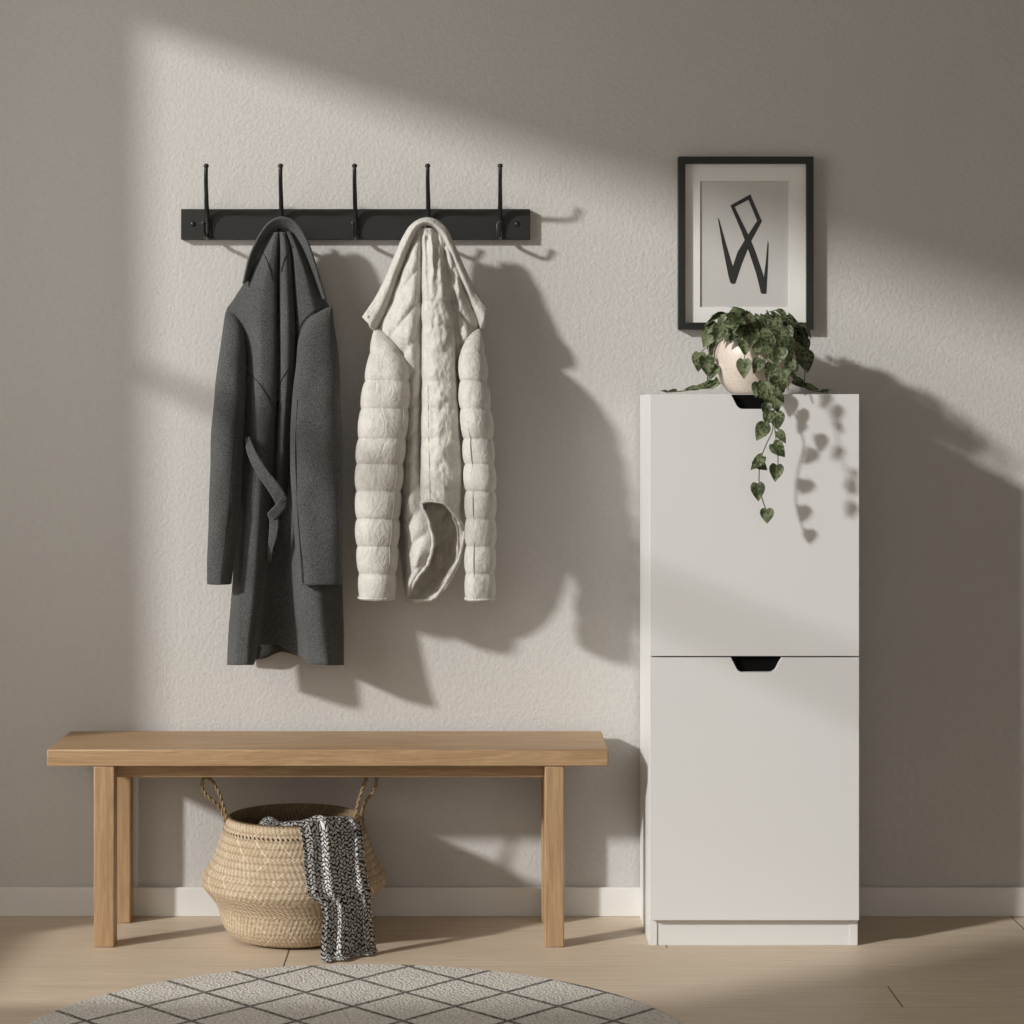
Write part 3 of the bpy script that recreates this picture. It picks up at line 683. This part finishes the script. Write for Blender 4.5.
# rows along its length: z, left x, right x, base radius around the basket axis, extra forward push
dr = [(.215, -.415, -.285, .085, 0), (.262, -.408, -.275, .120, 0), (.292, -.402, -.270, .145, 0), (.2985, -.400, -.268, .156, 0), (.293, -.398, -.265, .166, 0), (.270, -.392, -.260, .172, 0), (.235, -.386, -.257, .184, 0),
      (.200, -.383, -.253, .197, 0), (.172, -.379, -.247, .209, 0), (.145, -.372, -.241, .224, 0), (.122, -.345, -.238, .224, .004), (.09, -.341, -.236, .222, .010), (.05, -.344, -.232, .222, .016), (.022, -.345, -.229, .222, .022), (.010, -.343, -.226, .222, .032), (.007, -.339, -.222, .222, .047)]
D_ = np.array(dr, float); s_ = np.concatenate([[0], np.cumsum(np.abs(np.diff(D_[:, 0])) + np.abs(np.diff(D_[:, 3])) + np.abs(np.diff(D_[:, 4])))])
Q = pchip(s_, D_, np.linspace(0, s_[-1], nv)); sv = np.linspace(0, s_[-1], nv)
bm = bmesh.new(); uvl = bm.loops.layers.uv.new('UVMap'); ga, gb = [], []
for j in range(nv):
    z, xl, xr, R0, push = Q[j]; ra, rb = [], []
    for i in range(nu):
        u = i / (nu - 1); x = xl + (xr - xl) * u; rel = x - BX
        amp = .0052 * (.5 + min(1, j / 60)) * (1 if z > .02 else .5)
        fold = amp * (math.sin(u * 2 * PI * 2.2 + .8 + sv[j] * 2.0) + .6 * math.sin(u * 2 * PI * 4.1 + 2 + sv[j] * 5))
        fold += .0035 * math.exp(-((u - .38) / .11) ** 2) * min(1, j / 40) - .007 * math.exp(-((u - .58) / .09) ** 2) * min(1, j / 50)
        R1 = R0 + .010 + max(-.007, fold)
        y = BY - math.sqrt(max(.0004, R1 * R1 - min(rel * rel, (R1 * .93) ** 2))) - push
        zz = z + (.004 * mnoise.noise(Vector((x * 60, y * 60, 0))) if z < .03 else 0) + (.010 * math.exp(-((u - .35) / .2) ** 2) if .28 < z else 0)
        zz -= .018 * max(0, (u - .5) / .5) ** 4 if z > .26 else 0
        zz = max(zz, .005); e = -.004 if z > .02 else 0
        p = Vector((x, y, zz)); ra.append(bm.verts.new(p)); rb.append(bm.verts.new(p + Vector((0, .0035, -.003 if (z < .02 or z > .28) else 0))))
    ga.append(ra); gb.append(rb)
def quad(a, b, c, d, uvs):
    f = bm.faces.new((a, b, c, d))
    for lp, q in zip(f.loops, uvs): lp[uvl].uv = q
uvp = lambda i, j: (i / (nu - 1) * .150, sv[j])
for j in range(nv - 1):
    for i in range(nu - 1):
        us = [uvp(i, j), uvp(i, j + 1), uvp(i + 1, j + 1), uvp(i + 1, j)]
        quad(ga[j][i], ga[j + 1][i], ga[j + 1][i + 1], ga[j][i + 1], us)
        quad(gb[j][i], gb[j][i + 1], gb[j + 1][i + 1], gb[j + 1][i], [us[0], us[3], us[2], us[1]])
    for i, fl in ((0, 0), (nu - 1, 1)):
        quad(ga[j][i], gb[j][i], gb[j + 1][i], ga[j + 1][i], [uvp(i, j), uvp(i, j), uvp(i, j + 1), uvp(i, j + 1)])
for i in range(nu - 1):
    for j in (0, nv - 1): quad(ga[j][i], ga[j][i + 1], gb[j][i + 1], gb[j][i], [uvp(i, j), uvp(i + 1, j), uvp(i + 1, j), uvp(i, j)])
obj('draped_end', bm, MAT['knit'], t)
# the rest of the throw bundled inside the basket
bm = bmesh.new(); uvl = bm.loops.layers.uv.new('UVMap'); nn = 44; rings = []
for j in range(24):
    ph = j / 23 * PI * .5; ring = []
    for k in range(nn):
        a = 2 * PI * k / nn; r = math.cos(ph) * (1 + .10 * math.sin(3 * a + 1) + .06 * math.sin(5 * a + ph * 3)); hh = math.sin(ph)
        x = -.452 + .098 * r * math.cos(a); y = -.215 + .105 * r * math.sin(a)
        z = .16 + .112 * hh + .012 * mnoise.noise(Vector((x * 22, y * 22, 1))) + .008 * math.sin(x * 60)
        ring.append(bm.verts.new((x, y, z)))
    rings.append(ring)
for j in range(23):
    for k in range(nn):
        f = bm.faces.new((rings[j][k], rings[j][(k + 1) % nn], rings[j + 1][(k + 1) % nn], rings[j + 1][k]))
        for lp in f.loops: lp[uvl].uv = (lp.vert.co.x, lp.vert.co.y * .8 + lp.vert.co.z * .9)
bm.faces.new(rings[-1]); bm.faces.new(rings[0][::-1])
obj('bundled_end', bm, MAT['knit'], t)

# ------------------------------------------------------------------ rug
RX, RY, RR = -.240, -1.20, .672
bm = bmesh.new(); n = 128; rings = []
for r, z in ((RR, .0005), (RR + .003, .005), (RR, .0105), (RR - .006, .0125), (RR * .6, .0125), (RR * .2, .0125)):
    rings.append([bm.verts.new((r * math.cos(k * 2 * PI / n), r * math.sin(k * 2 * PI / n), z)) for k in range(n)])
for A, B in zip(rings[:-1], rings[1:]):
    for k in range(n): bm.faces.new((A[k], A[(k + 1) % n], B[(k + 1) % n], B[k]))
bm.faces.new(rings[-1]); bm.faces.new(rings[0][::-1])
o = obj('round_rug', bm, None, None, smooth=False); o.location = (-.5635, -.775, 0)
for v_ in o.data.vertices: v_.co.x += RX + .5635; v_.co.y += RY + .775
o.data.materials.append(MAT['rug'])
o['label'] = 'round cream looped rug with a dark diamond lattice on the oak floor'; o['category'] = 'rug'

# ------------------------------------------------------------------ potted plant
PX, PY, PZ = .6465, -.205, 1.2545
t = thing('potted_plant', 'trailing variegated plant in a round speckled pot on top of the white cabinet', 'plant', (PX, PY, PZ))
prof = [(.0, .0005), (.045, .0005), (.055, .003), (.074, .018), (.090, .043), (.0975, .070), (.0985, .086), (.096, .108), (.087, .132), (.074, .150), (.064, .158), (.060, .160), (.056, .157), (.056, .146), (.0, .146)]
bm = bmesh.new(); pr = smooth_path([Vector((r, 0, z)) for r, z in prof], 70); n = 64; rings = []
for p in pr: rings.append([bm.verts.new((PX + max(p.x, .0004) * math.cos(k * 2 * PI / n), PY + max(p.x, .0004) * math.sin(k * 2 * PI / n), PZ + p.z)) for k in range(n)])
for A, B in zip(rings[:-1], rings[1:]):
    for k in range(n): bm.faces.new((A[k], A[(k + 1) % n], B[(k + 1) % n], B[k]))
bm.faces.new(rings[0][::-1]); bm.faces.new(rings[-1]); obj('pot', bm, MAT['pot'], t)
bm = bmesh.new(); add_ball(bm, Vector((PX, PY, PZ + .146)), .055, (1, 1, .2)); obj('soil', bm, MAT['soil'], t)

def add_leaf(bm, uvl, base, tipdir, normal, L, Wd, fold=.25, curl=.25):
    """heart shaped leaf: base at its notch, pointing along tipdir"""
    td = tipdir.normalized(); nr = (normal - td * normal.dot(td)).normalized(); sd = td.cross(nr)
    nl, nw = 8, 6; grid = []
    for j in range(nl + 1):
        s = j / nl
        w = Wd * (math.sin(PI * min(1, (s * .93 + .07)) ** .62) ** .9) * (1 - .12 * s) if s < 1 else 0.0
        row = []
        for i in range(nw + 1):
            q = i / nw * 2 - 1
            back = -.16 * L * (abs(q) ** 1.2) * max(0, 1 - s * 2.2) * (1 - .6 * abs(q) ** 4)
            p = base + td * (s * L + back) + sd * (q * w * .5) + nr * (fold * w * .5 * abs(q) ** 1.3 - curl * L * s * s)
            row.append((bm.verts.new(p), (i / nw, s)))
        grid.append(row)
    for j in range(nl):
        for i in range(nw):
            a, b, c_, d = grid[j][i], grid[j][i + 1], grid[j + 1][i + 1], grid[j + 1][i]
            f = bm.faces.new((a[0], b[0], c_[0], d[0]))
            for lp, q in zip(f.loops, (a, b, c_, d)): lp[uvl].uv = q[1]
rnd_ = random.Random(21)
def vec_r(s): return Vector((rnd_.uniform(-s, s), rnd_.uniform(-s, s), rnd_.uniform(-s, s)))
# crown: short stems arching out of the pot, a leaf at each end
bm = bmesh.new(); uvl = bm.loops.layers.uv.new('UVMap'); bs = bmesh.new()
top = Vector((PX, PY, PZ + .150))
def crown_leaf(az, r, z, L, droop):
    out = Vector((math.cos(az), math.sin(az), 0)); end = Vector((PX, PY, z)) + Vector((out.x * r * .93, out.y * r * (1.4 if out.y < 0 and r > .05 else 1.0), 0))
    mid = top + out * r * .5 + Vector((0, 0, max(.012, (z - top.z) * .8 + .004)))
    pts = smooth_path([top + out * .02 - Vector((0, 0, .01)), mid, end], 9); add_tube(bs, pts, .0011, 5)
    td = out * (1 - droop) + Vector((0, 0, -droop)) + vec_r(.45)
    nr = out * droop + Vector((0, 0, 1 - droop * .8)) + vec_r(.5)
    add_leaf(bm, uvl, end, td, nr, L, L * rnd_.uniform(.55, .82), rnd_.uniform(.1, .4), rnd_.uniform(.05, .5))
for k in range(92):                     # upper mound
    az = rnd_.uniform(0, 2 * PI); r = .110 * math.sqrt(rnd_.random()) + .006
    crown_leaf(az, r, PZ + .194 - 2.4 * r * r + rnd_.uniform(-.026, .008), rnd_.uniform(.032, .052), rnd_.uniform(.10, .55) + r * 2.5)
for k in range(46):                     # ring hanging over the rim, thin at the front left so the pot shows
    az = rnd_.uniform(0, 2 * PI); a = math.degrees(az) % 360
    r = rnd_.uniform(.088, .112); z = PZ + rnd_.uniform(.105, .165)
    if 190 < a < 290: z = PZ + rnd_.uniform(.150, .172); r = rnd_.uniform(.070, .090)
    crown_leaf(az, r, z, rnd_.uniform(.036, .050), rnd_.uniform(.6, .95))
# single leaves measured on the photo (x, y of the leaf middle, distance from wall, tip lean, size)
def hang(px, py, d, lean, L, wide=.85, tilt=0.0, bm_=None, uv_=None, down=1.0):
    b_ = bm if bm_ is None else bm_; u_ = uvl if uv_ is None else uv_
    td = Vector((lean, -.12, -down)); c = P(px, py, d); nr = Vector((tilt, -1, .25)) + vec_r(.12)
    add_leaf(b_, u_, c - td.normalized() * L * .48, td, nr, L, L * wide, rnd_.uniform(.12, .3), rnd_.uniform(.05, .2))
    return c - td.normalized() * L * .48
for q in [(699,362,.21,-.1,.044),(707,366,.25,.1,.046),(719,334,.28,-.4,.046),(745,346,.318,0,.044),(758,347,.315,-.1,.040),(744,369,.325,.0,.044),(757,366,.322,-.5,.036),
          (772,352,.33,.2,.050),(782,348,.35,.25,.050),(779,356,.40,-.3,.042),(783,338,.42,.4,.046),(770,338,.38,.3,.048),(776,328,.40,.3,.044),(806,362,.22,.15,.050),(798,355,.25,.1,.044),(804,347,.2,.2,.042),(735,333,.305,-.5,.050),(765,331,.31,.2,.048),(752,325,.29,-.3,.044),(787,332,.28,.4,.046),(708,338,.24,-.5,.048),(800,336,.2,.5,.046)]:
    bp = hang(*q)
    e = bp; pts = smooth_path([top + Vector((0, -.02, .005)), (top + e) / 2 + Vector((0, -.015, .022)), e], 9); add_tube(bs, pts, .0010, 5)
fo = obj('foliage', bm, MAT['leaf'], t, recalc=False)
obj('stems', bs, MAT['stem'], t)
def vine(stem, leaves, r=.0013):
    bm1 = bmesh.new(); add_tube(bm1, smooth_path([P(*q) for q in stem], 50), r, 6); v_ = obj('vine', bm1, MAT['stem'], t)
    b2 = bmesh.new(); u2 = b2.loops.layers.uv.new('UVMap')
    for q in leaves: hang(*q, bm_=b2, uv_=u2)
    obj('vine_leaves', b2, MAT['leaf'], v_, recalc=False)
vine([(758,332,.24),(762,342,.30),(765,360,.33),(767,378,.352),(768,392,.365),(771,410,.375),(773,427,.380),(766,445,.385),(760,462,.39),(759,480,.39),(762,498,.39),(767,512,.39)],
     [(757,390,.350,-.2,.034),(777,383,.348,.3,.040),(768,396,.365,.1,.046),(762,390,.36,-.3,.038),(776,404,.375,.3,.040),(766,410,.385,-.2,.030),(777,421,.40,.1,.040,.95),(761,432,.41,-.5,.042),(757,463,.41,-.9,.042,.6),(761,465,.40,1.3,.036,.8),(758,492,.405,.05,.040),(767,516,.40,0,.033,1.0)])
vine([(764,332,.25),(770,345,.34),(773,365,.40),(775,395,.430),(774,418,.442),(776,440,.450),(778,458,.452),(778,468,.452)],
     [(780,396,.432,.7,.036,.6),(768,418,.445,-.3,.036),(782,437,.455,.7,.032,.7),(779,450,.455,.9,.040,.85),(776,473,.455,-.1,.038,.9),(781,384,.425,.4,.040),(770,372,.42,-.3,.040)])
vine([(776,334,.24),(787,345,.30),(790,362,.34),(789,378,.36),(788,390,.37)], [(787,356,.335,.3,.044),(792,370,.36,.2,.040),(784,376,.365,-.2,.036)])
vine([(720,334,.22),(709,348,.23),(712,366,.24),(708,382,.235),(697,388,.23),(683,391,.225),(668,392,.22)], [])
vine([(790,334,.2),(802,350,.18),(805,372,.18),(804,386,.185),(814,391,.19),(828,392,.19)], [])
b2 = bmesh.new(); u2 = b2.loops.layers.uv.new('UVMap')
for px, py, d, dx, dz, L, nz in [(712,374,.245,-.55,-.8,.044,.5),(706,386,.235,-.9,-.35,.040,.7),(701,387.5,.24,-1,-.12,.044,.9),(691,389,.225,-1,-.08,.034,.9),(672,391,.22,-1,-.05,.022,1),(664,392,.22,-1,.15,.018,1),
                                 (801,384,.185,1,-.5,.044,.6),(812,388,.19,1,-.3,.036,.8),(826,391,.19,1,.25,.022,.9),(716,384,.20,-.6,-.7,.036,.5)]:
    c = P(px, py, d); td = Vector((dx, -.1, dz)).normalized(); b_ = c - td * L * .5
    b_.z = max(b_.z, PZ + .006)
    if (b_ + td * L).z < PZ + .003: td.z = max(td.z, -(b_.z - PZ - .004) / L)
    add_leaf(b2, u2, b_, td, Vector((-.2, -.7, nz)), L, L * .62, .25, .0)
obj('resting_leaves', b2, MAT['leaf'], t, recalc=False)

# ------------------------------------------------------------------ light
SUN = Vector((1.44, 1.0, -.70))
l = bpy.data.lights.new('sun', 'SUN'); l.energy = 3.1; l.angle = math.radians(3.5); l.color = (1.0, .99, .965)
so = bpy.data.objects.new('sun', l); C.objects.link(so); so.rotation_euler = SUN.to_track_quat('-Z', 'Y').to_euler(); so.location = (-4, -3, 4)
w = bpy.data.worlds.new('sky'); bpy.context.scene.world = w; w.use_nodes = True
bg = w.node_tree.nodes['Background']; bg.inputs[0].default_value = (1.0, .93, .85, 1); bg.inputs[1].default_value = .88
a_ = bpy.data.lights.new('window_sky', 'AREA'); a_.shape = 'RECTANGLE'; a_.size = 1.7; a_.size_y = 2.1; a_.energy = 17; a_.color = (1.0, .97, .92)
ao = bpy.data.objects.new('window_sky', a_); C.objects.link(ao); ao.location = (-1.83, -1.53, 1.75); ao.rotation_euler = Vector((1, 0, 0)).to_track_quat('-Z', 'Y').to_euler()

# ------------------------------------------------------------------ camera
cam = bpy.data.cameras.new('camera'); co = bpy.data.objects.new('camera', cam); C.objects.link(co)
cam.sensor_width = 36; cam.lens = F / 1024 * 36; cam.clip_start = .05
co.location = (0, CAM_Y, CAM_Z); co.rotation_euler = (PI / 2, 0, 0)
cam.shift_x = (512 - VX) / 1024; cam.shift_y = -(512 - VY) / 1024
sc = bpy.context.scene; sc.camera = co
sc.view_settings.view_transform = 'Standard'; sc.view_settings.look = 'None'; sc.view_settings.exposure = 0; sc.view_settings.gamma = 1
